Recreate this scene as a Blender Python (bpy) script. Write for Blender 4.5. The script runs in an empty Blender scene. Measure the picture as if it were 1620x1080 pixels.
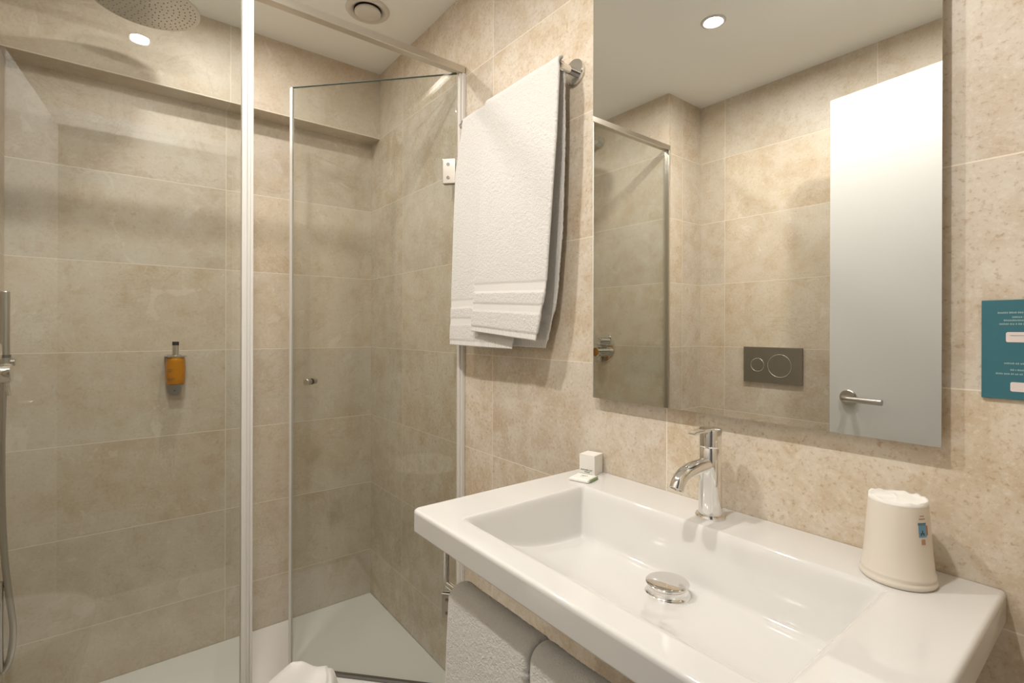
import bpy, math, random
from mathutils import Vector, Matrix, noise
random.seed(7)
S = bpy.context.scene
C = S.collection
PI = math.pi

# ------------------------------------------------------------------ camera, world, exposure
cam_d = bpy.data.cameras.new('camera')
cam = bpy.data.objects.new('camera', cam_d); C.objects.link(cam)
YAW, ROLL = math.radians(38.0324), math.radians(0.158)
fw = Vector((-math.cos(YAW), math.sin(YAW), 0)); rt = Vector((math.sin(YAW), math.cos(YAW), 0)); up = Vector((0, 0, 1))
r3 = rt * math.cos(ROLL) + up * math.sin(ROLL); u3 = up * math.cos(ROLL) - rt * math.sin(ROLL)
M = Matrix((r3, u3, -fw)).transposed().to_4x4()
M.translation = Vector((2.115, -0.8693, 1.151))
cam.matrix_world = M
cam_d.sensor_width = 36.0
cam_d.lens = 793.6 / 1620 * 36.0
cam_d.shift_y = -18.3 / 1620
cam_d.clip_start = 0.01
S.camera = cam

w = bpy.data.worlds.new('world'); S.world = w; w.use_nodes = True
w.node_tree.nodes['Background'].inputs[0].default_value = (1.0, 0.86, 0.7, 1)
w.node_tree.nodes['Background'].inputs[1].default_value = 0.08
S.view_settings.view_transform = 'Standard'
S.view_settings.look = 'None'
S.view_settings.gamma = 1
S.view_settings.exposure = 0.50
S.view_settings.use_curve_mapping = False
LAMP_STRENGTH = 930.0          # radiance of the two downlight lenses
LAMP_COLOR = (1.0, 0.95, 0.895)

# ------------------------------------------------------------------ helpers
ORG = {}
class MB:
    def __init__(s): s.v = []; s.f = []; s.mi = []; s.sm = []
    def add(s, vs, fs, mi=0, smooth=False):
        o = len(s.v); s.v += [tuple(v) for v in vs]
        for f in fs: s.f.append([o + i for i in f]); s.mi.append(mi); s.sm.append(smooth)
        return s
    def box(s, x0, x1, y0, y1, z0, z1, mi=0, mis=None):
        vs = [(x, y, z) for z in (z0, z1) for y in (y0, y1) for x in (x0, x1)]
        fs = [(0, 2, 3, 1), (4, 5, 7, 6), (0, 1, 5, 4), (2, 6, 7, 3), (0, 4, 6, 2), (1, 3, 7, 5)]  # -z +z -y +y -x +x
        o = len(s.v); s.v += vs
        for k, f in enumerate(fs):
            s.f.append([o + i for i in f]); s.mi.append(mis[k] if mis else mi); s.sm.append(False)
        return s
    def obox(s, mat, sx, sy, sz):
        """box of half sizes in a local matrix"""
        vs = [mat @ Vector((x * sx, y * sy, z * sz)) for z in (-1, 1) for y in (-1, 1) for x in (-1, 1)]
        return s.add(vs, [(0, 2, 3, 1), (4, 5, 7, 6), (0, 1, 5, 4), (2, 6, 7, 3), (0, 4, 6, 2), (1, 3, 7, 5)])
    def lathe(s, prof, base=(0, 0, 0), axis=(0, 0, 1), n=48, smooth=True, sharp=True):
        """prof: list of (r, h) along axis"""
        a = Vector(axis).normalized(); q = Vector((0, 0, 1)).rotation_difference(a); b = Vector(base)
        segs = []
        for i in range(len(prof) - 1):
            segs.append((prof[i], prof[i + 1]))
        if not sharp:
            rings = []; vs = []; fs = []
            for r, h in prof:
                rings.append(len(vs))
                if r < 1e-6: vs.append(b + q @ Vector((0, 0, h)))
                else: vs += [b + q @ Vector((r * math.cos(2 * PI * k / n), r * math.sin(2 * PI * k / n), h)) for k in range(n)]
            for i in range(len(prof) - 1):
                s._ring(fs, prof[i], prof[i + 1], rings[i], rings[i + 1], n)
            return s.add(vs, fs, 0, smooth)
        for p0, p1 in segs:
            if abs(p0[0] - p1[0]) < 1e-9 and abs(p0[1] - p1[1]) < 1e-9: continue
            vs = []; fs = []; rings = []
            for r, h in (p0, p1):
                rings.append(len(vs))
                if r < 1e-6: vs.append(b + q @ Vector((0, 0, h)))
                else: vs += [b + q @ Vector((r * math.cos(2 * PI * k / n), r * math.sin(2 * PI * k / n), h)) for k in range(n)]
            s._ring(fs, p0, p1, rings[0], rings[1], n)
            s.add(vs, fs, 0, smooth)
        return s
    def _ring(s, fs, p0, p1, a, b, n):
        for k in range(n):
            j = (k + 1) % n
            if p0[0] < 1e-6 and p1[0] < 1e-6: continue
            if p0[0] < 1e-6: fs.append((a, b + j, b + k))
            elif p1[0] < 1e-6: fs.append((a + k, a + j, b))
            else: fs.append((a + k, a + j, b + j, b + k))
    def tube(s, pts, r, n=20, cap=True):
        pts = [Vector(p) for p in pts]; m = len(pts)
        rr = r if isinstance(r, (list, tuple)) else [r] * m
        t0 = (pts[1] - pts[0]).normalized()
        ref = Vector((0, 0, 1)) if abs(t0.z) < .9 else Vector((1, 0, 0))
        nrm = t0.cross(ref).normalized(); vs = []
        for i in range(m):
            t = (pts[min(i + 1, m - 1)] - pts[max(i - 1, 0)]).normalized()
            nrm = (nrm - t * nrm.dot(t)).normalized(); bn = t.cross(nrm)
            vs += [pts[i] + (nrm * math.cos(2 * PI * k / n) + bn * math.sin(2 * PI * k / n)) * rr[i] for k in range(n)]
        fs = [(i * n + k, i * n + (k + 1) % n, (i + 1) * n + (k + 1) % n, (i + 1) * n + k) for i in range(m - 1) for k in range(n)]
        s.add(vs, fs, 0, True)
        if cap:
            s.add(vs[:n][::-1], [tuple(range(n))]); s.add(vs[-n:], [tuple(range(n))])
        return s
    def build(s, name, mat, parent=None, bevel=0, label=None):
        me = bpy.data.meshes.new(name)
        o = ORG.get(parent.name, Vector()) if parent else Vector()
        me.from_pydata([tuple(Vector(v) - o) for v in s.v], [], s.f)
        for p, mi, sm in zip(me.polygons, s.mi, s.sm): p.material_index = mi; p.use_smooth = sm
        for m in (mat if isinstance(mat, (list, tuple)) else [mat]): me.materials.append(m)
        ob = bpy.data.objects.new(name, me); C.objects.link(ob)
        if parent: ob.parent = parent; ORG[ob.name] = o
        if bevel:
            b = ob.modifiers.new('bevel', 'BEVEL'); b.width = bevel; b.segments = 3; b.limit_method = 'ANGLE'; b.angle_limit = math.radians(40)
        if label: ob['label'] = label
        return ob

def tag(o, label, cat, group=None):
    o['label'] = label; o['category'] = cat
    if group: o['group'] = group
    return o
def struct(o):
    o['kind'] = 'structure'; return o
def thing(name, loc, label, cat, group=None):
    o = bpy.data.objects.new(name, None); C.objects.link(o); o.location = loc; o.empty_display_size = .05
    ORG[o.name] = Vector(loc)
    return tag(o, label, cat, group)
def text_mesh(txt, size, mat_w, name, mat, parent, align='CENTER', depth=0.0002):
    cu = bpy.data.curves.new(name, 'FONT'); cu.body = txt; cu.size = size; cu.align_x = align; cu.extrude = depth
    t = bpy.data.objects.new(name, cu)
    C.objects.link(t)
    bpy.context.view_layer.update()
    me = bpy.data.meshes.new_from_object(t)
    bpy.data.objects.remove(t)
    me.transform(mat_w); 
    if parent: me.transform(Matrix.Translation(-ORG[parent.name]))
    me.materials.clear(); me.materials.append(mat)
    ob = bpy.data.objects.new(name, me); C.objects.link(ob); ob.parent = parent
    return ob

# ------------------------------------------------------------------ materials
def srgb(r, g, b):
    f = lambda c: (c / 255 / 12.92) if c / 255 <= .04045 else ((c / 255 + .055) / 1.055) ** 2.4
    return (f(r), f(g), f(b), 1)
def new_mat(name):
    m = bpy.data.materials.new(name); m.use_nodes = True
    return m, m.node_tree, m.node_tree.nodes['Principled BSDF']
def plain(name, col, rough=.5, metal=0, coat=0, bump=None):
    m, t, p = new_mat(name)
    p.inputs['Base Color'].default_value = col; p.inputs['Roughness'].default_value = rough; p.inputs['Metallic'].default_value = metal
    p.inputs['Coat Weight'].default_value = coat
    if bump:
        sc, st, dist = bump
        tc = t.nodes.new('ShaderNodeTexCoord'); n = t.nodes.new('ShaderNodeTexNoise'); n.inputs['Scale'].default_value = sc; n.inputs['Detail'].default_value = 3
        b = t.nodes.new('ShaderNodeBump'); b.inputs['Strength'].default_value = st; b.inputs['Distance'].default_value = dist
        t.links.new(tc.outputs['Object'], n.inputs['Vector']); t.links.new(n.outputs['Fac'], b.inputs['Height']); t.links.new(b.outputs['Normal'], p.inputs['Normal'])
    return m
def mth(t, op, a, b=None, c=None):
    n = t.nodes.new('ShaderNodeMath'); n.operation = op
    for i, x in enumerate((a, b, c)):
        if x is None: continue
        if isinstance(x, (int, float)): n.inputs[i].default_value = x
        else: t.links.new(x, n.inputs[i])
    return n.outputs[0]
def mixc(t, fac, a, b, blend='MIX'):
    n = t.nodes.new('ShaderNodeMix'); n.data_type = 'RGBA'; n.blend_type = blend
    for s, x in ((n.inputs[0], fac), (n.inputs[6], a), (n.inputs[7], b)):
        if isinstance(x, (int, float, tuple)): s.default_value = x
        else: t.links.new(x, s)
    return n.outputs[2]
def ramp(t, fac, stops):
    n = t.nodes.new('ShaderNodeValToRGB'); t.links.new(fac, n.inputs[0])
    e = n.color_ramp.elements
    while len(e) < len(stops): e.new(0.5)
    for k, (p, c) in enumerate(stops): e[k].position = p; e[k].color = c
    return n.outputs[0]
def nz(t, vec, scale, detail=4, rough=.55, dist=0):
    n = t.nodes.new('ShaderNodeTexNoise'); n.inputs['Scale'].default_value = scale; n.inputs['Detail'].default_value = detail
    n.inputs['Roughness'].default_value = rough; n.inputs['Distortion'].default_value = dist
    t.links.new(vec, n.inputs['Vector']); return n.outputs['Fac']
G = lambda v: (v, v, v, 1)

def limestone(name, axis, off, tw=.6, th=.295, voff=.19, vaxis='Z', grain=1.0):
    m, t, p = new_mat(name)
    tc = t.nodes.new('ShaderNodeTexCoord'); sp = t.nodes.new('ShaderNodeSeparateXYZ'); t.links.new(tc.outputs['Object'], sp.inputs[0])
    u = mth(t, 'DIVIDE', mth(t, 'SUBTRACT', sp.outputs[axis], off), tw)
    v = mth(t, 'DIVIDE', mth(t, 'SUBTRACT', sp.outputs[vaxis], voff), th)
    iu = mth(t, 'FLOOR', u); iv = mth(t, 'FLOOR', v)
    du = mth(t, 'MULTIPLY', mth(t, 'ABSOLUTE', mth(t, 'SUBTRACT', mth(t, 'FRACT', mth(t, 'ADD', u, .5)), .5)), tw)
    dv = mth(t, 'MULTIPLY', mth(t, 'ABSOLUTE', mth(t, 'SUBTRACT', mth(t, 'FRACT', mth(t, 'ADD', v, .5)), .5)), th)
    d = mth(t, 'MINIMUM', du, dv)
    grout = mth(t, 'LESS_THAN', d, .0010)
    cid = t.nodes.new('ShaderNodeCombineXYZ'); t.links.new(iu, cid.inputs[0]); t.links.new(iv, cid.inputs[1]); cid.inputs[2].default_value = 3.1 if axis == 'X' else 7.7
    wn = t.nodes.new('ShaderNodeTexWhiteNoise'); wn.noise_dimensions = '3D'; t.links.new(cid.outputs[0], wn.inputs['Vector'])
    sc = t.nodes.new('ShaderNodeVectorMath'); sc.operation = 'MULTIPLY_ADD'
    t.links.new(wn.outputs['Color'], sc.inputs[0]); sc.inputs[1].default_value = (23, 23, 23); t.links.new(tc.outputs['Object'], sc.inputs[2])
    P = sc.outputs[0]
    big = nz(t, P, 3.2, 7, .58, .6); mid = nz(t, P, 14, 6, .65, .3); fine = nz(t, P, 120, 5, .7); blot = nz(t, P, 9, 5, .6, 1.4)
    base = ramp(t, big, [(0.3, (.555, .450, .325, 1)), (0.5, (.61, .522, .405, 1)), (0.68, (.655, .585, .485, 1))])
    c = mixc(t, ramp(t, mid, [(.46, G(0)), (.60, G(min(.9, .5 * grain)))]), base, (.70, .64, .55, 1))
    c = mixc(t, ramp(t, mid, [(.32, G(.4)), (.46, G(0))]), c, (.50, .375, .24, 1))
    # grain: rusty pits and pale flecks
    c = mixc(t, ramp(t, fine, [(.55, G(0)), (.68, G(.55 * grain))]), c, (.42, .28, .16, 1))
    c = mixc(t, ramp(t, fine, [(.32, G(.5 * grain)), (.45, G(0))]), c, (.74, .68, .58, 1))
    mid2 = nz(t, P, 34, 9, .82, 1.0)
    c = mixc(t, ramp(t, mid2, [(.58, G(0)), (.70, G(.45 * grain))]), c, (.50, .37, .24, 1))
    c = mixc(t, ramp(t, mid2, [(.30, G(.5 * grain)), (.42, G(0))]), c, (.74, .67, .57, 1))
    sp2 = nz(t, P, 38, 2, .5)
    c = mixc(t, ramp(t, sp2, [(.70, G(0)), (.77, G(.35))]), c, (.48, .29, .15, 1))
    # pale fossil-like blotches and veins
    c = mixc(t, ramp(t, blot, [(.63, G(0)), (.66, G(.28))]), c, (.80, .75, .67, 1))
    vein = ramp(t, nz(t, P, 4.5, 6, .6, 2.2), [(.488, G(0)), (.5, G(.2)), (.512, G(0))])
    c = mixc(t, vein, c, (.80, .75, .66, 1))
    vein2 = ramp(t, nz(t, P, 3.0, 8, .7, 1.2), [(.40, G(0)), (.408, G(.4)), (.42, G(0))])
    c = mixc(t, vein2, c, (.42, .31, .19, 1))
    var = mth(t, 'MULTIPLY_ADD', wn.outputs['Value'], .08, .95)
    hs = t.nodes.new('ShaderNodeHueSaturation'); t.links.new(c, hs.inputs['Color']); t.links.new(var, hs.inputs['Value']); t.links.new(mth(t, 'MULTIPLY_ADD', wn.outputs['Value'], .18, .90), hs.inputs['Saturation'])
    c = mixc(t, grout, hs.outputs[0], (.80, .73, .61, 1))
    t.links.new(c, p.inputs['Base Color'])
    p.inputs['Roughness'].default_value = .42
    p.inputs['Specular IOR Level'].default_value = .35
    b = t.nodes.new('ShaderNodeBump'); b.inputs['Strength'].default_value = .25; b.inputs['Distance'].default_value = .002
    hh = mth(t, 'SUBTRACT', mth(t, 'MULTIPLY', fine, .5), mth(t, 'MULTIPLY', grout, .8))
    t.links.new(hh, b.inputs['Height']); t.links.new(b.outputs['Normal'], p.inputs['Normal'])
    return m

m_sinkwall = limestone('limestone_sink_wall', 'X', .311, grain=1.25)
m_backwall = limestone('limestone_shower_wall', 'Y', .04, grain=.6)
m_sidewall = limestone('limestone_side_wall', 'X', .155, grain=.6)
m_rearwall = limestone('limestone_rear_wall', 'X', .277, grain=.7)
m_return = limestone('limestone_return', 'Y', -.65)
m_floor = plain('pale_floor', (.72, .68, .60, 1), .4, bump=(60, .1, .001))
m_paint = plain('ceiling_paint', (.90, .90, .87, 1), .9, bump=(180, .05, .001))
m_white_paint = plain('white_lacquer', (.64, .635, .615, 1), .45)
m_plaster = plain('plaster', (.6, .55, .47, 1), .9, bump=(90, .1, .001))
m_ceramic = plain('glazed_ceramic', (.70, .69, .665, 1), .06, coat=.3)
m_acrylic = plain('shower_tray_resin', (.84, .83, .80, 1), .45, bump=(300, .15, .0006))
m_chrome = plain('chrome', (.80, .79, .775, 1), .05, 1)
m_steel = plain('brushed_steel', (.52, .495, .455, 1), .28, 1)
m_alu = plain('satin_aluminium', (.66, .62, .56, 1), .30, 1)
m_darksteel = plain('dark_steel', (.22, .215, .205, 1), .32, 1)
m_seal = plain('translucent_seal', (.74, .72, .68, 1), .35)
m_rubber = plain('black_rubber', (.02, .02, .02, 1), .6)
m_plastic = plain('white_plastic', (.66, .62, .56, 1), .4)
m_paper = plain('white_card', (.82, .80, .75, 1), .7)
m_mirror = plain('mirror_silver', (.80, .81, .79, 1), .0, 1)
m_mirror_edge = plain('mirror_edge', (.55, .52, .45, 1), .25, .6)
m_print = plain('dark_print', (.06, .08, .07, 1), .7)
m_green = plain('green_foil', (.28, .36, .20, 1), .5)
m_blue = plain('blue_print', (.15, .32, .47, 1), .6)
m_red = plain('orange_print', (.55, .17, .08, 1), .6)
m_tan = plain('tan_print', (.45, .27, .18, 1), .6)
m_teal = plain('teal_print', (.035, .145, .185, 1), .45)
m_tealtext = plain('pale_teal_print', (.25, .38, .38, 1), .6)
m_signwhite = plain('white_pill_print', (.70, .62, .60, 1), .6)

def terry(name, col, scale, dist):
    m, t, p = new_mat(name)
    tc = t.nodes.new('ShaderNodeTexCoord')
    n1 = nz(t, tc.outputs['Object'], scale, 3, .7); n2 = nz(t, tc.outputs['Object'], scale * .35, 3, .6)
    h = mth(t, 'ADD', mth(t, 'MULTIPLY', n1, .7), mth(t, 'MULTIPLY', n2, .5))
    b = t.nodes.new('ShaderNodeBump'); b.inputs['Strength'].default_value = .8; b.inputs['Distance'].default_value = dist
    t.links.new(h, b.inputs['Height']); t.links.new(b.outputs['Normal'], p.inputs['Normal'])
    t.links.new(mixc(t, ramp(t, n1, [(.3, G(.35)), (.55, G(0))]), col, (col[0] * .82, col[1] * .79, col[2] * .74, 1)), p.inputs['Base Color'])
    p.inputs['Roughness'].default_value = .95; p.inputs['Specular IOR Level'].default_value = .1
    p.inputs['Sheen Weight'].default_value = .25; p.inputs['Sheen Roughness'].default_value = .6
    return m
m_terry = terry('white_terry', (.74, .725, .695, 1), 330, .0045)
m_flat = terry('flat_woven_band', (.74, .725, .695, 1), 900, .0004)
def ribbed():
    m = terry('ribbed_hem', (.75, .735, .705, 1), 900, .0003); t = m.node_tree; p = t.nodes['Principled BSDF']
    tc = t.nodes.new('ShaderNodeTexCoord'); wv = t.nodes.new('ShaderNodeTexWave'); wv.bands_direction = 'X'; wv.inputs['Scale'].default_value = 40; wv.inputs['Distortion'].default_value = .4
    t.links.new(tc.outputs['Object'], wv.inputs['Vector'])
    b = t.nodes.new('ShaderNodeBump'); b.inputs['Strength'].default_value = .7; b.inputs['Distance'].default_value = .0015
    t.links.new(wv.outputs['Fac'], b.inputs['Height']); t.links.new(b.outputs['Normal'], p.inputs['Normal'])
    return m
m_rib = ribbed()

def glass_mat(name, tint):
    m = bpy.data.materials.new(name); m.use_nodes = True; t = m.node_tree; t.nodes.clear()
    out = t.nodes.new('ShaderNodeOutputMaterial'); tr = t.nodes.new('ShaderNodeBsdfTransparent'); gl = t.nodes.new('ShaderNodeBsdfGlossy')
    ge = t.nodes.new('ShaderNodeNewGeometry'); fr = t.nodes.new('ShaderNodeFresnel')
    t.links.new(mth(t, 'MULTIPLY_ADD', ge.outputs['Backfacing'], 1 / 1.5 - 1.5, 1.5), fr.inputs['IOR']); mx = t.nodes.new('ShaderNodeMixShader')
    tr.inputs[0].default_value = tint; gl.inputs['Roughness'].default_value = 0.0; gl.inputs['Color'].default_value = (1, 1, 1, 1)
    t.links.new(fr.outputs[0], mx.inputs[0]); t.links.new(tr.outputs[0], mx.inputs[1]); t.links.new(gl.outputs[0], mx.inputs[2]); t.links.new(mx.outputs[0], out.inputs[0])
    return m
m_glass = glass_mat('clear_glass', (.925, .94, .93, 1))
m_glassedge = plain('glass_edge', (.10, .14, .12, 1), .1)

def liquid_mat():
    m, t, p = new_mat('amber_gel')
    tc = t.nodes.new('ShaderNodeTexCoord'); n = nz(t, tc.outputs['Object'], 30, 2)
    t.links.new(mixc(t, n, (.58, .22, .003, 1), (.68, .28, .006, 1)), p.inputs['Base Color'])
    p.inputs['Roughness'].default_value = .08; p.inputs['Transmission Weight'].default_value = .25; p.inputs['IOR'].default_value = 1.4
    return m
m_amber = liquid_mat()
def emis(k=1.0):
    m = bpy.data.materials.new('lamp_lens'); m.use_nodes = True; t = m.node_tree; t.nodes.clear()
    o = t.nodes.new('ShaderNodeOutputMaterial'); e = t.nodes.new('ShaderNodeEmission'); e.inputs[0].default_value = LAMP_COLOR + (1,); e.inputs[1].default_value = LAMP_STRENGTH * k
    t.links.new(e.outputs[0], o.inputs[0]); return m
m_lamp = emis(); m_lamp2 = emis(.46)

# ------------------------------------------------------------------ room shell (metres; x along sink wall, y=0 sink wall, z=0 shower tray)
CZ = 2.232; RX = 2.09; RY = -1.404; SY = -1.142; GX = .75; FZ = -.02
mb = MB(); mb.box(-.12, RX + .12, 0, .12, FZ - .1, CZ + .1); struct(mb.build('wall_right', m_sinkwall))
mb = MB()
mb.box(-.12, 0, SY, 0, FZ - .1, CZ + .1)
mb.box(0, .091, SY, 0, 1.957, CZ)
struct(mb.build('wall_back', [m_backwall]))
mb = MB(); mb.box(-.12, .752, RY - .12, SY, FZ - .1, CZ + .1, mis=[1, 1, 0, 0, 1, 1]); struct(mb.build('wall_left', [m_sidewall, m_return]))
mb = MB(); mb.box(.752, RX + .12, RY - .12, RY, FZ - .1, CZ + .1); struct(mb.build('wall_rear', m_rearwall))
# doorway wall on the entrance side; opening y -1.075..-.43
mb = MB()
mb.box(RX, RX + .12, -.40, 0, FZ - .1, CZ + .1); mb.box(RX, RX + .12, RY, -1.105, FZ - .1, CZ + .1); mb.box(RX, RX + .12, -1.105, -.40, 2.0, CZ + .1)
struct(mb.build('wall_front', m_return))
mb = MB(); mb.box(-.12, RX + .12, RY - .12, .12, CZ, CZ + .1); struct(mb.build('ceiling', m_paint))
mb = MB(); mb.box(-.12, RX + .12, RY - .12, .12, FZ - .1, FZ); struct(mb.build('floor', m_floor))
# white door frame lining the opening
mb = MB()
mb.box(RX - .008, RX + .125, -.43, -.40, FZ, 2.0); mb.box(RX - .008, RX + .125, -1.105, -1.075, FZ, 2.0); mb.box(RX - .008, RX + .125, -1.075, -.43, 1.97, 2.0)
mb.box(RX - .012, RX, -.40, -.365, FZ, 2.035); mb.box(RX - .012, RX, -1.14, -1.105, FZ, 2.035); mb.box(RX - .012, RX, -1.105, -.40, 2.0, 2.035)
struct(mb.build('trim_1', m_white_paint, bevel=.002))

# the open white door leaf against the rear wall
hx, hy = 2.05, -1.062; fx, fy = 1.417, -1.128
dv = Vector((fx - hx, fy - hy, 0)); L = dv.length; ang = math.atan2(dv.y, dv.x)
Rd = Matrix.Rotation(ang, 4, 'Z'); Rd.translation = Vector((hx, hy, 0))
mb = MB(); mb.obox(Rd @ Matrix.Translation((L / 2, .02, (1.955 + FZ + .01) / 2)), L / 2, .02, (1.955 - FZ - .01) / 2)
leaf = struct(mb.build('door_1', m_white_paint, bevel=.0015))
ORG['door_1'] = Vector()
def dpt(a, out, z): return Rd @ Vector((a, -out, z))
yn = Rd.to_3x3() @ Vector((0, -1, 0))
hb = MB(); c0 = dpt(L - .061, 0, .925)
hb.lathe([(0, 0), (.026, 0), (.026, .006), (.024, .008), (0, .008)], c0, yn)
pts = [dpt(L - .061, .008, .925), dpt(L - .061, .035, .925), dpt(L - .064, .045, .925), dpt(L - .072, .052, .925), dpt(L - .085, .054, .925), dpt(L - .18, .054, .925)]
hb.tube(pts, .0095)
hb.build('door_handle', m_steel, leaf)

# ------------------------------------------------------------------ shower tray
mb = MB(); mb.box(.001, GX + .02, SY + .001, -.001, FZ, 0)
tray = mb.build('shower_tray', m_acrylic, bevel=.003)
tag(tray, 'flat white shower tray on the floor behind the glass', 'shower tray')

# ------------------------------------------------------------------ shower screen
scr = thing('shower_screen', (GX, -.87, 0), 'fixed clear glass shower panel at left with pale aluminium post and top rail', 'shower screen')
mb = MB(); mb.box(GX - .004, GX + .004, SY + .012, -.637, .012, 1.968); mb.build('glass_panel', m_glass, scr)
mb = MB(); mb.box(GX - .013, GX + .013, SY + .002, -.003, 1.968, 1.990); mb.build('top_rail', m_alu, scr, .0015)
mb = MB()   # post of stepped profile at the free edge
mb.box(GX - .010, GX + .010, -.637, -.626, .002, 1.968); mb.box(GX - .006, GX + .006, -.626, -.618, .002, 1.968); mb.box(GX - .009, GX + .009, -.618, -.612, .002, 1.968)
mb.build('post', m_seal, scr, .001)
mb = MB(); mb.box(GX - .012, GX + .012, SY + .002, -.637, 0.0005, .012); mb.build('bottom_rail', m_alu, scr, .001)
mb = MB(); mb.box(GX - .012, GX + .012, SY + .002, SY + .012, .012, 1.968); mb.build('wall_profile', m_alu, scr, .001)

door = thing('shower_door', (GX, -.012, 0), 'hinged clear glass shower door standing open into the shower', 'shower door')
d0 = Vector((GX - .002, -.022, 0)); d1 = Vector((.321, -.412, 0)); dl = (d1 - d0).length; da = math.atan2((d1 - d0).y, (d1 - d0).x)
DM = Matrix.Rotation(da, 4, 'Z'); DM.translation = d0
mb = MB(); mb.obox(DM @ Matrix.Translation((dl / 2, 0, .9895)), dl / 2 - .004, .004, .9765); mb.build('glass_pane', m_glass, door)
mb = MB(); mb.obox(DM @ Matrix.Translation((dl / 2, 0, 1.9668)), dl / 2 - .004, .0038, .0008); mb.build('top_edge', m_glassedge, door)
mb = MB(); mb.obox(DM @ Matrix.Translation((dl - .001, 0, .9895)), .003, .0055, .9765)
mb.obox(DM @ Matrix.Translation((dl + .004, 0, .9895)), .003, .002, .9765); mb.build('edge_seal', m_seal, door, .0005)
mb = MB(); mb.obox(DM @ Matrix.Translation((dl / 2, 0, .0075)), dl / 2 - .004, .006, .005); mb.build('bottom_seal', m_darksteel, door, .001)
mb = MB(); mb.box(GX - .012, GX + .012, -.012, -.0005, .002, 1.968); mb.box(GX - .006, GX + .006, -.020, -.012, .002, 1.968); mb.build('wall_profile', m_seal, door, .001)
for z in (1.655, .273):
    mb = MB(); mb.obox(DM @ Matrix.Translation((.026, .0075, z)), .021, .0035, .040); mb.obox(DM @ Matrix.Translation((.026, -.0075, z)), .021, .0035, .040)
    hg = mb.build('hinge', m_steel, door, .002); ORG[hg.name] = ORG[door.name]
    sb = MB()
    for dz in (-.021, .021):
        nrm = DM.to_3x3() @ Vector((0, 1, 0))
        sb.lathe([(0, 0), (.0055, 0), (.0055, .0012), (.003, .0012), (.0025, .0004), (0, .0004)], DM @ Vector((.028, .011, z + dz)), nrm, 20)
        sb.lathe([(0, 0), (.0055, 0), (.0055, .0012), (.003, .0012), (.0025, .0004), (0, .0004)], DM @ Vector((.028, -.011, z + dz)), -nrm, 20)
    sb.build('screw', m_darksteel, hg)
kb = MB(); kn = DM.to_3x3() @ Vector((0, 1, 0)); kc = DM @ Vector((.508, 0, .976))
for sg in (1, -1): kb.lathe([(0, .0055), (.0105, .0055), (.0105, .026), (.0095, .027), (0, .027)], kc, kn * sg)
knb_ = kb.build('knob', m_steel, door)
kb = MB()
for sg in (1, -1): kb.lathe([(.0108, .0042), (.0108, .0055)], kc, kn * sg)
kb.build('knob_gasket', m_rubber, knb_)

# ------------------------------------------------------------------ shower fittings
sh = thing('rain_shower', (.338, SY, 2.12), 'round flat rain shower head on a wall arm at the top left', 'shower head')
mb = MB(); mb.lathe([(0, 0), (.030, 0), (.030, .008), (0, .008)], (.338, SY, 2.125), (0, 1, 0))
mb.tube([(.338, SY + .008, 2.125)] + [(.338, SY + .30 + .028 * math.sin(a), 2.097 + .028 * math.cos(a)) for a in [PI / 2 * k / 6 for k in range(7)]] + [(.338, SY + .328, 2.092)], .010)
mb.build('arm', m_chrome, sh)
mb = MB(); mb.lathe([(0, 2.092), (.02, 2.092), (.03, 2.088), (.132, 2.086), (.134, 2.084), (.134, 2.081), (.132, 2.08), (0, 2.08)], (.338, -.814, 0), (0, 0, 1), 96)
head = mb.build('head_plate', m_steel, sh)
spots = []
for ring, rr_ in enumerate((.012, .026, .040, .054, .068, .082, .096, .110, .122)):
    n = max(6, int(2 * PI * rr_ / .0165))
    for j in range(n):
        a = 2 * PI * j / n + ring * .4
        spots.append((.338 + rr_ * math.cos(a), -.814 + rr_ * math.sin(a)))
def drop(p):      # how far a nozzle sits below the upper border of the view
    d = Vector((p[0], p[1], 2.08)) - cam.matrix_world.translation
    return d.z / d.dot(fw)
spots.sort(key=drop)
HB = Vector((.338, SY, 2.12)); noz = None
mb = MB()
for n_i, (x, y) in enumerate(spots):
    prof_ = [(.0019, 0), (.0013, -.0014), (0, -.0014)]
    if n_i == 0:
        q = MB(); q.lathe(prof_, (x, y, 2.08), (0, 0, 1), 8); noz = q.build('nozzle', m_darksteel, head)
    elif n_i < 100:
        c_ = noz.copy(); c_.location = Vector((x - spots[0][0], y - spots[0][1], 0)); c_.parent = head; C.objects.link(c_)
    else: mb.lathe(prof_, (x, y, 2.08), (0, 0, 1), 8)
rest = mb.build('nozzles', m_darksteel, head); rest['kind'] = 'stuff'

mx = thing('shower_mixer', (.364, SY, 1.061), 'chrome round shower mixer valve with two knobs, seen in the mirror through glass', 'tap')
mb = MB(); mb.lathe([(0, 0), (.076, 0), (.076, .003), (.074, .005), (0, .005)], (.364, SY, 1.061), (0, 1, 0), 64); mb.build('wall_plate', m_chrome, mx)
mb = MB(); mb.lathe([(0, .005), (.021, .005), (.021, .040), (.019, .042), (0, .042)], (.364, SY, 1.094), (0, 1, 0), 40); mb.build('diverter_knob', m_chrome, mx)
mb = MB(); mb.lathe([(0, .005), (.024, .005), (.024, .030), (.022, .0305), (.022, .031), (.024, .0315), (.024, .060), (.022, .062), (0, .062)], (.364, SY, 1.040), (0, 1, 0), 40)
mb.build('temperature_knob', m_chrome, mx)
mb = MB(); mb.tube([(.364, SY + .052, 1.03), (.364, SY + .056, .985)], .0045); mb.build('lever', m_chrome, mx)

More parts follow.
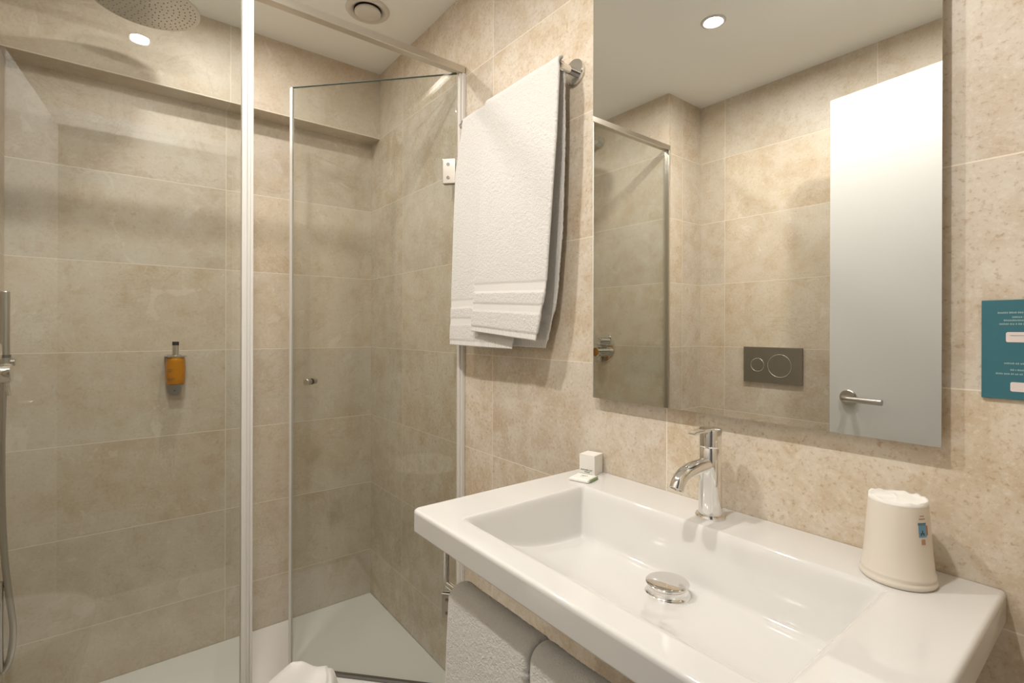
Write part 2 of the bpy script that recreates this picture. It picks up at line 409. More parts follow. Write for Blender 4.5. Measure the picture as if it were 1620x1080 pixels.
hs_ = thing('hand_shower', (.15, SY, 1.05), 'slim steel stick hand shower hanging in its wall holder at left edge', 'hand shower')
mb = MB(); HY = SY + .020
mb.lathe([(0, 1.078), (.0125, 1.078), (.0125, 1.252), (.0115, 1.254), (0, 1.254)], (.15, HY, 0)); mb.build('handle', m_steel, hs_)
mb = MB(); mb.lathe([(0, 1.070), (.0145, 1.070), (.0145, 1.078), (0, 1.078)], (.15, HY, 0)); mb.build('collar', m_darksteel, hs_)
mb = MB(); mb.lathe([(0, 1.042), (.0165, 1.042), (.0165, 1.070), (0, 1.070)], (.15, HY, 0)); mb.lathe([(0, 0), (.0105, 0), (.0105, .04), (0, .04)], (.15, HY - .018, 1.057), (0, 1, 0)); mb.build('holder', m_steel, hs_)
raw = [(HY, 1.042), (HY - .002, .95), (HY - .004, .83), (HY - .003, .66), (HY - .002 + .004, .52), (-1.112, .42), (-1.103, .33), (-1.103, .28), (-1.108, .235), (-1.118, .205), (-1.127, .21), (-1.129, .30), (-1.129, .45)]
def cat(ps, n=24):
    out = []
    for i in range(len(ps) - 1):
        p0 = ps[max(i - 1, 0)]; p1 = ps[i]; p2 = ps[i + 1]; p3 = ps[min(i + 2, len(ps) - 1)]
        for k in range(n):
            u = k / n
            out.append(tuple(.5 * (2 * b + (c - a) * u + (2 * a - 5 * b + 4 * c - d) * u * u + (3 * b - a - 3 * c + d) * u ** 3) for a, b, c, d in zip(p0, p1, p2, p3)))
    out.append(ps[-1]); return out
hp = [(.15, y, z) for y, z in cat(raw, 22)]
mb = MB(); mb.tube(hp, [.0074 + .0009 * (i % 2) for i in range(len(hp))], 14); mb.build('hose', m_steel, hs_)

sd = thing('soap_dispenser', (.045, -.7175, 1.0), 'clear dispenser of amber liquid soap fixed to the shower wall', 'soap dispenser')
mb = MB(); bx, by = .045, -.7175
mb.lathe([(0, .962), (.0255, .962), (.0268, .966), (.0278, .98), (.0286, 1.01), (.0280, 1.040), (.0262, 1.050), (.021, 1.0535), (0, 1.0535)], (bx, by, 0), (0, 0, 1), 48, sharp=False); bot_ = mb.build('bottle', m_amber, sd)
mb = MB(); mb.lathe([(0, 1.0535), (.022, 1.0535), (.022, 1.0575), (.0095, 1.0605), (.0095, 1.095), (0, 1.095)], (bx, by, 0)); pc_ = mb.build('pump_collar', m_alu, sd)
mb = MB(); mb.lathe([(0, 1.095), (.0098, 1.095), (.0098, 1.1065), (.009, 1.1075), (0, 1.1075)], (bx, by, 0)); mb.build('pump_button', m_rubber, pc_)
mb = MB()   # steel holder: plate on the wall with a half-round tongue below and a ring shelf
mb.box(0, .004, by - .020, by + .020, .945, 1.062)
vs = [(.004, by + .021 * math.cos(a), .945 + .028 * math.sin(a)) for a in [PI + PI * k / 20 for k in range(21)]]
vs2 = [(0, y, z) for x, y, z in vs]
n_ = len(vs); mb.add(vs + vs2, [tuple(range(n_)), tuple(range(2 * n_ - 1, n_ - 1, -1))] + [(i, i + n_, i + n_ + 1, i + 1) for i in range(n_ - 1)])
mb.box(.002, .074, by - .021, by + .021, .958, .9615); mb.box(.002, .070, by - .030, by + .030, 1.0570, 1.0585)
mb.build('wall_bracket', m_steel, sd)
mb = MB(); mb.lathe([(.003, 0), (0, .0015)], (.004, by, .935), (1, 0, 0), 16); mb.build('screw', m_darksteel, sd)
for zz, wdt in ((1.012, 4), (1.006, 3), (.982, 5), (.977, 4)):   # small dark printed lines wrapped on the bottle
    lb = MB()
    for i in range(wdt):
        a0 = math.radians(-52 + i * 9); a1 = a0 + math.radians(6)
        R_ = .0289 if zz > 1 else .0284
        lb.add([(bx + R_ * math.cos(a), by + R_ * math.sin(a), z) for z in (zz, zz + .0022) for a in (a0, a1)], [(0, 1, 3, 2)])
    lb.build('printed_text', m_print, bot_)

# ------------------------------------------------------------------ ceiling fittings
vt = thing('ceiling_vent', (.475, -.21, CZ), 'round white extractor vent on the ceiling above the shower', 'vent')
mb = MB(); mb.lathe([(.045, 0), (.045, -.001), (.052, -.005), (.058, -.009), (.066, -.008), (.072, -.002), (.072, 0)], (.475, -.21, CZ), (0, 0, 1), 64, sharp=False); mb.build('ring', m_plastic, vt)
mb = MB(); mb.lathe([(0, 0), (.047, 0), (.047, -.001), (0, -.001)], (.475, -.21, CZ), (0, 0, 1), 48); mb.build('throat', m_rubber, vt)
mb = MB(); mb.lathe([(0, -.004), (.040, -.004), (.043, -.008), (.043, -.013), (.038, -.018), (.025, -.021), (0, -.022)], (.475, -.21, CZ), (0, 0, 1), 64, sharp=False); mb.build('disc', m_plastic, vt)
for i, (lx_, ly_) in enumerate(((1.164, -.806), (1.716, -.813), (.50, -.60))):
    dl_ = thing('downlight', (lx_, ly_, CZ), ['round recessed ceiling downlight shown lit in the wall mirror', 'lit round ceiling downlight shown as a reflection in the fixed shower glass', 'recessed ceiling downlight over the shower tray, just above the frame'][i], 'ceiling light', 'recessed ceiling downlights')
    mb = MB(); mb.lathe([(.028, -.001), (.031, -.004), (.040, -.003), (.042, 0), (.028, 0)], (lx_, ly_, CZ), (0, 0, 1), 48, sharp=False); mb.build('trim_ring', m_white_paint, dl_)
    mb = MB(); vs = [(lx_ + .028 * math.cos(-2 * PI * k / 48), ly_ + .028 * math.sin(-2 * PI * k / 48), CZ - .002) for k in range(48)]; mb.add(vs, [tuple(range(48))]); mb.build('lens', m_lamp2 if i == 2 else m_lamp, dl_)

# ------------------------------------------------------------------ mirror
mr = thing('wall_mirror', (1.64, 0, 1.0), 'large frameless rectangular mirror on the tiled wall above the washbasin', 'mirror')
MX0, MX1, MZ0, MZ1 = 1.327, 1.944, .998, 2.12
mb = MB(); mb.box(MX0, MX1, -.020, -.0175, MZ0, MZ1, mis=[1, 1, 0, 1, 1, 1]); mb.build('mirror_pane', [m_mirror, m_mirror_edge], mr)
mb = MB(); mb.box(MX0 + .004, MX1 - .012, -.0174, -.0005, MZ0 + .006, MZ1 - .03); mb.build('backing_board', m_alu, mr)
MX = MX1

# ------------------------------------------------------------------ washbasin
SX0, SX1, SYF, ZT = 1.287, 2.003, -.452, .828
BX0, BX1, BYB, BYF = 1.388, 1.908, -.112, -.402
def sstep(a, b, x):
    u = min(max((x - a) / (b - a), 0), 1); return u * u * (3 - 2 * u)
def smin(a, b, k):
    h = max(k - abs(a - b), 0) / k; return min(a, b) - h * h * k * .25
def sp_(x, r):
    return 0 if x < -r else ((x + r) ** 2 / (4 * r) if x < r else x)
def top_z(x, y):
    dyf = y - BYF
    dl_ = sp_(x - BX0, .005) * 4.2; dr = sp_(BX1 - x, .006) * 1.9; db = sp_(BYB - y, .005) * 3.4
    df = .095 * (1 - math.exp(-sp_(dyf, .010) * 13))
    floor_ = .072 + .022 * sstep(0, .24, dyf) + .003 * (1 - min(abs(x - 1.645) / .25, 1))
    d = smin(smin(dl_, dr, .016), smin(db, floor_, .020), .020)
    d = smin(d, df, .010)
    return ZT - max(d, 0)
def dense(a, b, marks, fine=.0008, coarse=.004):
    out = [a]; x = a
    while x < b:
        m = min(abs(x - k) for k in marks)
        x += fine if m < .010 else (.0015 if m < .03 else coarse)
        out.append(min(x, b))
    return out
def warp(x, y):
    R = .014
    cx = min(max(x, SX0 + R), SX1 - R); cy = max(y, SYF + R)
    dx, dy = x - cx, y - cy
    if dx != 0 and dy != 0:
        m_ = max(abs(dx), abs(dy)); l = math.hypot(dx, dy); return cx + dx * m_ / l, cy + dy * m_ / l
    return x, y
mb = MB(); RE = .006; ZU = .787
XS = dense(SX0, SX1, (SX0, BX0, BX1, SX1)); YS = dense(SYF, -.0005, (SYF, BYF, BYB))
NX, NY = len(XS) - 1, len(YS) - 1; W_ = NX + 1
vt_ = []; vb = []
for y in YS:
    for x in XS:
        e = min(x - SX0, SX1 - x, y - SYF); z = top_z(x, y); zb = min(ZU, z - .018)
        if e < RE: q_ = RE - math.sqrt(max(RE * RE - (RE - e) ** 2, 0)); z -= q_; zb += q_ * .5
        wx_, wy_ = warp(x, y)
        vt_.append((wx_, wy_, z)); vb.append((wx_, wy_, zb))
fs = [(j * W_ + i, j * W_ + i + 1, (j + 1) * W_ + i + 1, (j + 1) * W_ + i) for j in range(NY) for i in range(NX)]
N0 = len(vt_)
mb.add(vt_ + vb, fs + [tuple(N0 + k for k in f[::-1]) for f in fs], 0, True)
per = [j * W_ for j in range(NY, -1, -1)] + [i for i in range(1, NX + 1)] + [j * W_ + NX for j in range(1, NY + 1)]
# skirt rows: top, just under top, just above bottom, bottom
rows = [[k for k in per]]
for fr_ in (.04, .5, .96):
    st_ = len(mb.v); mb.v += [tuple(a + (b - a) * fr_ for a, b in zip(vt_[k], vb[k])) for k in per]; rows.append([st_ + q for q in range(len(per))])
rows.append([N0 + k for k in per])
for a, b in zip(rows, rows[1:]):
    for k in range(len(per) - 1): mb.f.append([a[k], b[k], b[k + 1], a[k + 1]]); mb.mi.append(0); mb.sm.append(True)
bk = [NY * W_ + i for i in range(W_)]
mb.f.append(bk[::-1][::-1] + [N0 + k for k in bk[::-1]]); mb.mi.append(0); mb.sm.append(False)
sink = thing('washbasin', (1.645, 0, .78), 'white rectangular ceramic washbasin mounted on the tiled wall', 'washbasin')
mb.build('bowl', m_ceramic, sink)
DXc, DYc = 1.647, -.193
dz = top_z(DXc, DYc)
mb = MB(); zc = dz + .0016
mb.lathe([(.0345, zc - .006), (.0345, zc), (.0335, zc + .0012), (.031, zc + .0014), (.0300, zc + .0035), (.0285, zc + .0075), (.0285, zc + .010)], (DXc, DYc, 0), (0, 0, 1), 72, sharp=False); mb.build('drain_flange', m_chrome, sink)
mb = MB()
mb.lathe([(.0285, zc + .010), (.0305, zc + .0115), (.0328, zc + .0145), (.0334, zc + .0160), (.0325, zc + .0172), (.028, zc + .0180), (.015, zc + .0190), (0, zc + .0193)], (DXc, DYc, 0), (0, 0, 1), 72, sharp=False)
mb.build('drain_plug', m_chrome, sink)

# ------------------------------------------------------------------ basin tap
FX, FY = 1.641, -.060
tap = thing('basin_tap', (FX, FY, ZT), 'polished chrome single lever mixer tap at the back of the washbasin', 'tap')
mb = MB(); mb.lathe([(0, ZT), (.0245, ZT), (.0248, ZT + .003), (.0235, ZT + .0055), (.0190, ZT + .006)], (FX, FY, 0), (0, 0, 1), 64); mb.build('base_ring', m_chrome, tap)
mb = MB(); mb.lathe([(.0198, ZT + .004), (.0197, ZT + .012), (.0192, ZT + .045), (.0187, ZT + .09), (.0184, ZT + .1195), (.0175, ZT + .1205), (.0175, ZT + .1215)], (FX, FY, 0), (0, 0, 1), 64, sharp=False); mb.build('body', m_chrome, tap)
mb = MB(); mb.lathe([(.0175, ZT + .1213), (.0184, ZT + .1218), (.0185, ZT + .124), (.0186, ZT + .151), (.0176, ZT + .1535), (0, ZT + .1540)], (FX, FY, 0), (0, 0, 1), 64, sharp=False); cap = mb.build('cap', m_chrome, tap)
mb = MB()
lv = [(0.006, .0105, ZT + .1535), (-.012, .0105, ZT + .1545), (-.030, .0088, ZT + .1550), (-.048, .0068, ZT + .1540), (-.058, .0064, ZT + .1525)]
vs = []
for y, hw, z in lv:
    for s_ in (-1, 1):
        vs += [(FX + s_ * hw, FY + y, z), (FX + s_ * hw, FY + y, z - .0045)]
n_ = len(lv); fs = []
for i in range(n_ - 1):
    a = 4 * i; b = a + 4
    fs += [(a, a + 2, b + 2, b), (a + 1, b + 1, b + 3, a + 3), (a, b, b + 1, a + 1), (a + 2, a + 3, b + 3, b + 2)]
fs += [(0, 1, 3, 2), (4 * n_ - 4, 4 * n_ - 2, 4 * n_ - 1, 4 * n_ - 3)]
mb.add(vs, fs, 0, False); mb.build('lever', m_chrome, tap, .0012)
path = cat([(FX, FY + .002, ZT + .0925), (FX, FY - .020, ZT + .0930), (FX, FY - .045, ZT + .0925), (FX, FY - .065, ZT + .0905), (FX, FY - .082, ZT + .0860), (FX, FY - .094, ZT + .0775), (FX, FY - .101, ZT + .0665)], 8)
mb = MB(); mb.tube(path, [0.0124 - .0010 * i / len(path) for i in range(len(path))], 40, cap=False); 
pe = Vector(path[-1]); pd = (Vector(path[-1]) - Vector(path[-2])).normalized()
mb.lathe([(.0110, -.0002), (.0092, 0), (.0088, -.004)], pe, pd, 40)
spt_ = mb.build('spout', m_chrome, tap)
mb = MB(); mb.lathe([(.0085, -.004), (0, -.004)], pe, pd, 32); mb.build('aerator', m_darksteel, spt_)

# ------------------------------------------------------------------ towels
def drape(name, parent, mats, bar, rad, front_z, back_z, front_y, back_y, xl, xr, thick, bands=True, seed=0, wav=.003, nx=150, ds=.003, hemtilt=0.0):
    """thick cloth sheet over a bar along x.  xl/xr: functions of signed height parameter (side, z)->x"""
    by_, bz_ = bar
    st = []   # stations: (y, z, side, dist to hem)
    n1 = int((bz_ - front_z) / ds)
    for i in range(n1 + 1):
        z = front_z + (bz_ - front_z) * i / n1; u = i / n1
        y = front_y + ((by_ - rad) - front_y) * (u ** 2.2); st.append((y, z, 0, z - front_z))
    na = max(8, int(PI * rad / ds))
    for i in range(1, na): a = PI - PI * i / na; st.append((by_ + rad * math.cos(a), bz_ + rad * math.sin(a), 0 if i < na / 2 else 1, 1))
    n2 = int((bz_ - back_z) / ds)
    for i in range(n2 + 1):
        z = bz_ + (back_z - bz_) * i / n2; u = 1 - i / n2
        y = back_y + ((by_ + rad) - back_y) * (u ** 2.2); st.append((y, z, 1, z - back_z))
    V = []; F = []; MI = []
    ne = 6; ring = []
    for k in range(nx + 1): ring.append((k / nx, 1, 0))
    for k in range(1, ne): a = PI / 2 - PI * k / ne; ring.append((1, math.sin(a), math.cos(a)))
    for k in range(nx, -1, -1): ring.append((k / nx, -1, 0))
    for k in range(1, ne): a = -PI / 2 - PI * k / ne; ring.append((0, math.sin(a), math.cos(a)))
    nr = len(ring)
    for i, (y, z, side, hd) in enumerate(st):
        a = st[max(i - 1, 0)]; b = st[min(i + 1, len(st) - 1)]
        ty, tz = b[0] - a[0], b[1] - a[1]; l = math.hypot(ty, tz); ty /= l; tz /= l
        ny, nz_ = -tz, ty   # outward of the drape
        L_ = xl(side, z); R_ = xr(side, z)
        T = thick
        if bands and hd < .25:
            if hd < .018: T = thick * .45
            elif .062 < hd < .082 or .112 < hd < .137: T = thick * .62
            for e_ in (.062, .082, .112, .137):
                pass
        for (u, sn, cs) in ring:
            x = L_ + (R_ - L_) * u
            w = wav * (.5 + 1.2 * min(1, (bz_ - z + .05) * 1.6)) * noise.noise(Vector((x * 9 + seed, z * 1.6, seed * 1.7)))
            w += wav * .35 * noise.noise(Vector((x * 24 + seed, z * 5, 3.3)))
            jit = .0011 * noise.noise(Vector((x * 420, z * 420, y * 420 + seed))) if T > thick * .9 or (bands and not (.062 < hd < .082 or .112 < hd < .137 or hd < .018)) else 0
            off = T / 2 * sn + w + jit
            ex = T / 2 * cs + (jit * 1.4 if cs else 0)
            zz = z + ny * 0 + nz_ * off
            zz -= hemtilt * (u - .5) * max(0, 1 - hd / .3)
            V.append((x + ex, y + ny * off, zz))
        if i:
            o = len(V) - 2 * nr
            mid = (st[i][3] + st[i - 1][3]) / 2
            mi = 0
            if bands:
                if mid < .018: mi = 2
                elif .062 < mid < .082 or .112 < mid < .137: mi = 1
            for k in range(nr):
                F.append((o + k, o + (k + 1) % nr, o + nr + (k + 1) % nr, o + nr + k)); MI.append(mi)
    F.append(tuple(range(nr))[::-1]); MI.append(2 if bands else 0); F.append(tuple(len(V) - nr + k for k in range(nr))); MI.append(2 if bands else 0)
    mb = MB(); mb.v = V; mb.f = [list(f) for f in F]; mb.mi = MI; mb.sm = [True] * len(F)
    # normals: flip so they point outwards
    mb.f = [f[::-1] for f in mb.f]
    return mb.build(name, mats, parent)
def lin(*pts):
    """piecewise linear in z: pts (z, x)"""
    ps = sorted(pts)
    def f(side, z):
        if z <= ps[0][0]: return ps[0][1]
        for (z0, x0), (z1, x1) in zip(ps, ps[1:]):
            if z <= z1: return x0 + (x1 - x0) * (z - z0) / (z1 - z0)
        return ps[-1][1]
    return f
def two(f, b): return lambda side, z: f(side, z) if side == 0 else b(side, z)

BY, BZ = -.050, 1.771
rail = thing('towel_rail', (1.07, 0, BZ), 'chrome towel rail on the tiled wall left of the mirror', 'towel rail')
mb = MB(); mb.tube([(.815, BY, BZ), (1.255, BY, BZ)], .0085); mb.build('bar', m_chrome, rail)
for x in (.830, 1.252):
    mb = MB(); mb.lathe([(0, .0005), (.030, .0005), (.030, .0075), (.0285, .009), (.009, .009), (.0095, .009), (.0095, .052), (.0088, .056), (0, .056)], (x, 0, BZ + .003), (0, -1, 0), 48); mb.build('bracket', m_chrome, rail)

TM = [m_terry, m_flat, m_rib]
tw = thing('bath_towel', (1.07, BY, BZ), 'thick white terry bath towel folded lengthwise over the rail by the mirror', 'towel')
drape('inner_fold', tw, TM, (BY, BZ), .0120, 1.103, 1.108, -.066, -.030,
      two(lin((1.10, .778), (1.38, .792), (1.63, .806), (1.74, .838), (1.785, .846)), lin((1.10, .875), (1.785, .88))),
      two(lin((1.10, 1.085), (1.785, 1.18)), lin((1.108, 1.178), (1.23, 1.218), (1.39, 1.236), (1.63, 1.248), (1.785, 1.250))), .0065, seed=1.3, wav=.0030, hemtilt=.004)
drape('outer_fold', tw, TM, (BY, BZ), .0200, 1.136, 1.15, -.082, -.0240,
      two(lin((1.12, .924), (1.28, .946), (1.435, .964), (1.74, .978), (1.785, .974)), lin((1.10, .97), (1.785, .974))),
      two(lin((1.123, 1.194), (1.20, 1.217), (1.258, 1.235), (1.39, 1.247), (1.60, 1.262), (1.756, 1.266), (1.80, 1.258)), lin((1.15, 1.165), (1.785, 1.245))), .0085, seed=4.1, wav=.0028, hemtilt=.022)

# lower rail under the basin with two hand towels
LY, LZ = -.405, .695
lr = thing('basin_towel_rail', (1.65, LY, .78), 'polished steel towel rail hanging beneath the front of the washbasin', 'towel rail')
mb = MB(); mb.tube([(1.332, LY, .7855), (1.332, LY, LZ - .006)], .0062); mb.build('post', m_chrome, lr)
mb = MB(); mb.tube([(1.958, LY, .7855), (1.958, LY, LZ - .006)], .0062); mb.build('post', m_chrome, lr)
mb = MB(); mb.tube([(1.332, LY, LZ), (1.958, LY, LZ)], .0055); mb.build('bar', m_chrome, lr)
t1 = drape('hand_towel', None, [m_terry], (LY, LZ), .0165, .38, .40, -.428, -.384, lin((.3, 1.378), (.70, 1.384), (.72, 1.392)), lin((.3, 1.566), (.72, 1.580)), .017, bands=False, seed=2.2, wav=.003, nx=90)
tag(t1, 'white terry hand towel hung under the basin, the one nearer the shower', 'towel', 'hand towels under the basin')
t2 = drape('hand_towel', None, [m_terry], (LY, LZ), .0165, .38, .40, -.428, -.384, lin((.3, 1.606), (.72, 1.598)), lin((.3, 1.86), (.72, 1.86)), .017, bands=False, seed=8.7, wav=.003, nx=90)
tag(t2, 'white hand towel under the basin, the right one, mostly cut off', 'towel', 'hand towels under the basin')

# ------------------------------------------------------------------ things on the basin
Rb = Matrix.Rotation(math.radians(14), 4, 'Z')
bxm = Rb.copy(); bxm.translation = Vector((1.3300, -.0265, 0))
box = thing('toiletry_box', (1.330, -.0265, ZT), 'small white cardboard cube box at the back left corner of the basin', 'box')
mb = MB(); mb.obox(bxm @ Matrix.Translation((0, 0, ZT + .0215)), .0193, .0193, .0213); mb.build('carton', m_paper, box, .0008)
mb = MB(); mb.obox(bxm @ Matrix.Translation((0, 0, ZT + .0432)), .0195, .0195, .0005); mb.build('lid_flap', m_paper, box, .0003)
fm = bxm @ Matrix.Translation((-.001, -.0194, ZT + .0085)) @ Matrix.Rotation(PI / 2, 4, 'X')
text_mesh('SHOWER CAP', .0046, fm, 'printed_text', m_print, box)
fm2 = bxm @ Matrix.Translation((.001, -.0194, ZT + .0045)) @ Matrix.Rotation(PI / 2, 4, 'X')
text_mesh('BONNET', .0034, fm2, 'printed_text', m_print, box)

Rp = Matrix.Rotation(math.radians(16), 4, 'Z'); Rp.translation = Vector((1.3560, -.0795, 0))
pk = thing('soap_packet', (1.356, -.0795, ZT), 'flat white wrapped soap with green foil end in front of the white box', 'soap')
mb = MB()
vs = []
for (hx_, hy_, z) in ((.0225, .0215, .0004), (.0235, .0225, .0025), (.0225, .0215, .0062), (.0195, .0185, .0075)):
    vs += [Rp @ Vector((sx * hx_, sy * hy_, ZT + z)) for sx, sy in ((-1, -1), (1, -1), (1, 1), (-1, 1))]
fs = [(3, 2, 1, 0), (12, 13, 14, 15)] + [(4 * k + i, 4 * k + (i + 1) % 4, 4 * k + 4 + (i + 1) % 4, 4 * k + 4 + i) for k in range(3) for i in range(4)]
mb.add(vs, fs); mb.build('wrapper', m_paper, pk, .0012)
mb = MB(); mb.obox(Rp @ Matrix.Translation((.0236, .004, ZT + .0036)), .0018, .0175, .0030); mb.obox(Rp @ Matrix.Translation((-.004, .0200, ZT + .0070)), .016, .0022, .0008); mb.build('foil_end', m_green, pk, .0008)
text_mesh('SOAP', .0058, Rp @ Matrix.Translation((.001, .003, ZT + .0076)), 'printed_text', m_print, pk)
text_mesh('SAVON', .0030, Rp @ Matrix.Translation((0, -.004, ZT + .0076)), 'printed_text', m_green, pk)

CXc, CYc = 1.9085, -.064
cup = thing('bathroom_cup', (CXc, CYc, ZT), 'white wrapped plastic cup upside down at the right end of the basin', 'cup')
mb = MB()
prof = [(.0385, 0), (.0405, .001), (.0418, .004), (.0412, .007), (.0392, .009), (.0403, .0115), (.0398, .014), (.0385, .017), (.036, .045), (.0335, .080), (.0318, .1005), (.0312, .1035)]
mb.lathe([(r, h + ZT) for r, h in prof], (CXc, CYc, 0), (0, 0, 1), 72, sharp=False)
m_cup = plain('cup_film', (.74, .68, .59, 1), .28, coat=.15)
mb.build('wall', m_cup, cup)
mb = MB(); n_ = 72; vs = [(CXc, CYc, ZT + .1045)]; 
rads = [.008, .016, .024, .0290, .0312, .0318]
for q, r in enumerate(rads):
    for k in range(n_):
        a = 2 * PI * k / n_
        zz = ZT + .1035 + (.0030 if q < 5 else 0) * (.35 + noise.noise(Vector((math.cos(a) * 3, math.sin(a) * 3, r * 90)))) * (1.2 if q in (3, 4) else .6) + (.0018 if q == 4 else 0)
        vs.append((CXc + r * math.cos(a), CYc + r * math.sin(a), zz if q < 5 else ZT + .1015))
fs = [(0, 1 + k, 1 + (k + 1) % n_) for k in range(n_)] + [(1 + q * n_ + k, 1 + (q + 1) * n_ + k, 1 + (q + 1) * n_ + (k + 1) % n_, 1 + q * n_ + (k + 1) % n_) for q in range(len(rads) - 1) for k in range(n_)]
mb.add(vs, fs, 0, True); mb.build('crinkled_film', m_paper, cup)
def on_cup(name, a0, a1, z0, z1, mat):
    q = MB(); vs = []
    for i in range(7):
        a = math.radians(a0 + (a1 - a0) * i / 6)
        for z in (z0, z1):
            r = .0385 + (.0318 - .0385) * (z - .016) / (.1005 - .016) + .0003
            vs.append((CXc + r * math.cos(a), CYc + r * math.sin(a), ZT + z))
    q.add(vs, [(2 * i, 2 * i + 2, 2 * i + 3, 2 * i + 1) for i in range(6)]); return q.build(name, mat, cup)
A0 = -38; A1 = -19
on_cup('printed_label', A0, A1, .066, .083, m_blue)
on_cup('printed_label', A0 - 1, A1, .0805, .0835, m_print)
on_cup('printed_label', A1, A1 + 4, .068, .080, m_red)
for k in range(3): on_cup('printed_text', A0 + 3 * k + 4, A0 + 3 * k + 7, .068 + .002 * (k % 2), .0715 + .003 * (k % 2), m_print)
on_cup('printed_text', A0 + 2, A1 - 2, .0875, .089, m_tan); on_cup('printed_text', A0 + 4, A1 - 4, .0912, .0924, m_tan)
on_cup('printed_text', A0 + 5, A1 - 5, .057, .0635, m_tan)

# ------------------------------------------------------------------ sign on the wall
sg = thing('wall_sign', (2.028, 0, 1.128), 'small teal notice plate with white pill shapes on the wall right of the mirror', 'sign')
mb = MB(); mb.box(1.980, 2.077, -.004, -.0004, 1.067, 1.190); spl_ = mb.build('plate', m_teal, sg, .0006)
def dashes(z, x0, h, seed):
    rnd = random.Random(seed); q = MB(); x = x0; xe = 2.0285 * 2 - x0
    while x < xe:
        wd = rnd.uniform(.0008, .0016); q.box(x, min(x + wd, xe), -.0043, -.0039, z - h / 2, z + h / 2 * rnd.uniform(.6, 1)); x += wd + (.0004 if rnd.random() < .8 else .0011)
    q.build('printed_text', m_tealtext, spl_)
for i, (z, x0) in enumerate(((1.174, 1.995), (1.1685, 2.008), (1.1645, 2.0005), (1.160, 1.9965), (1.1115, 2.001), (1.1035, 2.0065), (1.0985, 1.9935))): dashes(z, x0, .0022, i)
def pill(x0, z0, z1, lines):
    q = MB(); x1 = 2.0285 * 2 - x0; r = .002; vs = []
    for cx_, cz_, a0 in ((x1 - r, z1 - r, 0), (x0 + r, z1 - r, 90), (x0 + r, z0 + r, 180), (x1 - r, z0 + r, 270)):
        vs += [(cx_ + r * math.cos(math.radians(a0 + 90 * k / 5)), -.0045, cz_ + r * math.sin(math.radians(a0 + 90 * k / 5))) for k in range(6)]
    b_ = [(x, -.0039, z) for x, y, z in vs]; n = len(vs)
    q.add(vs + b_, [tuple(range(n))[::-1], tuple(range(n, 2 * n))] + [(i, (i + 1) % n, n + (i + 1) % n, n + i) for i in range(n)])
    q.build('pill_panel', m_signwhite, spl_)
pill(2.0025, 1.1375, 1.150, 1); pill(2.0065, 1.077, 1.0885, 1)
q = MB(); q.box(2.0065, 2.05, -.0048, -.0044, 1.1455, 1.1462); q.build('printed_text', m_tealtext, spl_)

# ------------------------------------------------------------------ flush plate and toilet
m_plate = plain('satin_flush_steel', (.40, .38, .35, 1), .3, 1)
fp = thing('flush_plate', (1.0975, RY, 1.001), 'dark steel dual flush plate on the tiled wall, seen in the mirror', 'flush plate')
mb = MB(); mb.box(.974, 1.221, RY + .0005, RY + .012, 0.923, 1.079); mb.build('plate', m_plate, fp, .0015)
for x, r in ((1.037, .030), (1.131, .050)):
    mb = MB(); mb.lathe([(r - .003, .012), (r - .003, .0135), (r - .0015, .0145), (r, .0135), (r, .012)], (x, RY, 1.000), (0, 1, 0), 64, sharp=False); ring_mb = mb
    mb = MB(); mb.lathe([(0, .0128), (r - .0032, .0128), (r - .0032, .012)], (x, RY, 1.000), (0, 1, 0), 64); bt_ = mb.build('button', m_plate, fp); ring_mb.build('button_ring', m_chrome, bt_)

tl = thing('toilet', (1.0975, RY, 0), 'white wall toilet with closed lid, seen only as a faint reflection in the shower glass', 'toilet')
def dshape(cx_, y0, y1, hw, z, n=40, inset=0):
    out = []; yb = y0 + inset; L_ = y1 - y0 - 2 * inset; hw -= inset
    for k in range(n):
        a = -PI / 2 + PI * k / (n - 1)
        yy = yb + L_ * .42 + L_ * .58 * math.cos(a); xx = cx_ + hw * math.sin(a)
        out.append((xx, yy, z))
    return [(cx_ - hw * .92, yb, z)] + out + [(cx_ + hw * .92, yb, z)]
def loft(secs):
    q = MB(); n = len(secs[0]); vs = [v for s in secs for v in s]
    fs = [(i * n + k, i * n + (k + 1) % n, (i + 1) * n + (k + 1) % n, (i + 1) * n + k) for i in range(len(secs) - 1) for k in range(n)]
    q.add(vs, fs, 0, True); q.add(secs[0], [tuple(range(n))[::-1]]); q.add(secs[-1], [tuple(range(n))]); return q
tx = 1.0975
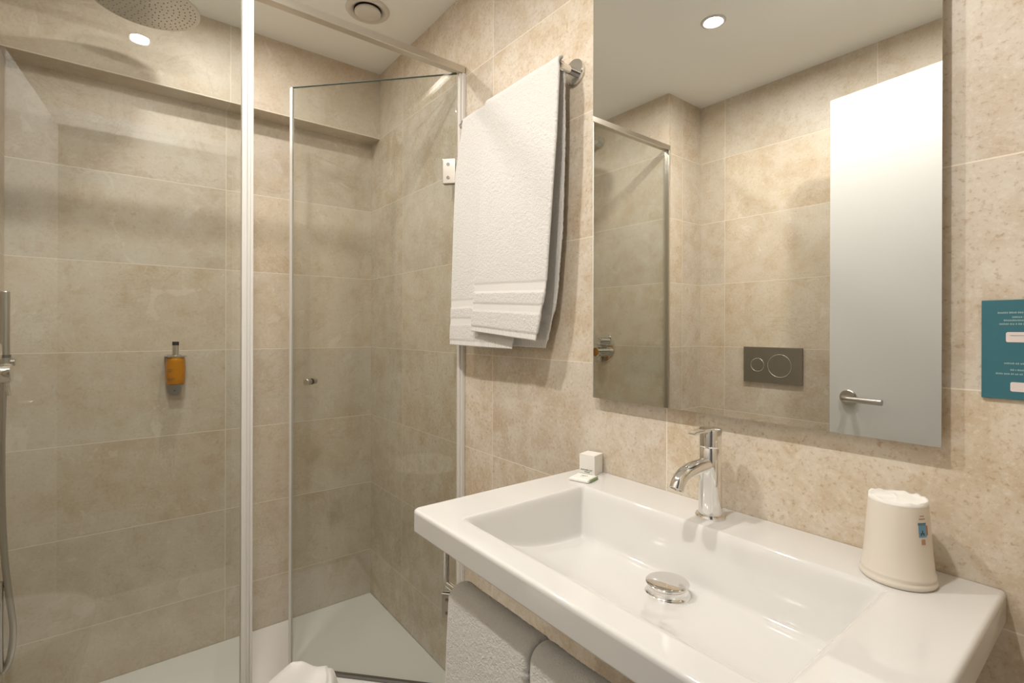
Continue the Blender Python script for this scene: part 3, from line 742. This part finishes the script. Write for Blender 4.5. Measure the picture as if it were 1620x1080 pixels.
loft([dshape(tx, RY + .001, -1.12, .10, .10), dshape(tx, RY + .001, -1.02, .13, .14), dshape(tx, RY + .001, -.95, .165, .25), dshape(tx, RY + .001, -.925, .18, .36), dshape(tx, RY + .001, -.925, .18, .395)]).build('bowl', m_ceramic, tl)
loft([dshape(tx, RY + .06, -.918, .184, .397), dshape(tx, RY + .06, -.918, .184, .410)]).build('seat', m_ceramic, tl, .002)
loft([dshape(tx, RY + .06, -.915, .186, .412), dshape(tx, RY + .06, -.915, .186, .424), dshape(tx, RY + .06, -.915, .186, .430, inset=.006)]).build('lid', m_ceramic, tl, .002)

# ------------------------------------------------------------------ white cloth peak at the bottom edge, draped down to the floor
def cloth_peak():
    cx_, cy_ = .924, -.560; q = MB(); NA, NR = 120, 70; vs = []; zt = .402
    for j in range(NR + 1):
        for i in range(NA):
            a = 2 * PI * i / NA; dx, dy = math.cos(a), math.sin(a)
            side = dx * rt.x + dy * rt.y                      # long gentle shoulder on one side, steep on the other
            sl = .95 - (.58 * side * side if side > 0 else 0)
            R1 = (.085 + .015 * math.sin(3 * a + 1)) * (1 if side > 0 else .8)
            if j < NR * .6:
                r = R1 * j / (NR * .6)
                z = zt - sl * (math.sqrt(r * r + .006 ** 2) - .006) + .0045 * math.sin(r * 95) * max(side, 0) * min(1, r / .02)
            else:
                u = (j - NR * .6) / (NR * .4)
                z1 = zt - sl * R1; r = R1 + .045 * math.sin(u * PI / 2) ** .7 * (1 + .35 * math.sin(5 * a + 2) * u)
                z = z1 + (FZ + .001 - z1) * (1 - math.cos(u * PI / 2)) ** .9
            vs.append((cx_ + r * dx, cy_ + r * dy, z))
    fs = [(j * NA + i, j * NA + (i + 1) % NA, (j + 1) * NA + (i + 1) % NA, (j + 1) * NA + i) for j in range(NR) for i in range(NA)]
    q.add(vs, fs, 0, True); q.add(vs[-NA:], [tuple(range(NA))[::-1]])
    return q
mat_ = cloth_peak().build('bath_mat', m_flat)
tag(mat_, 'white peaked cloth at the bottom edge of the photo in front of the shower door', 'bath mat')
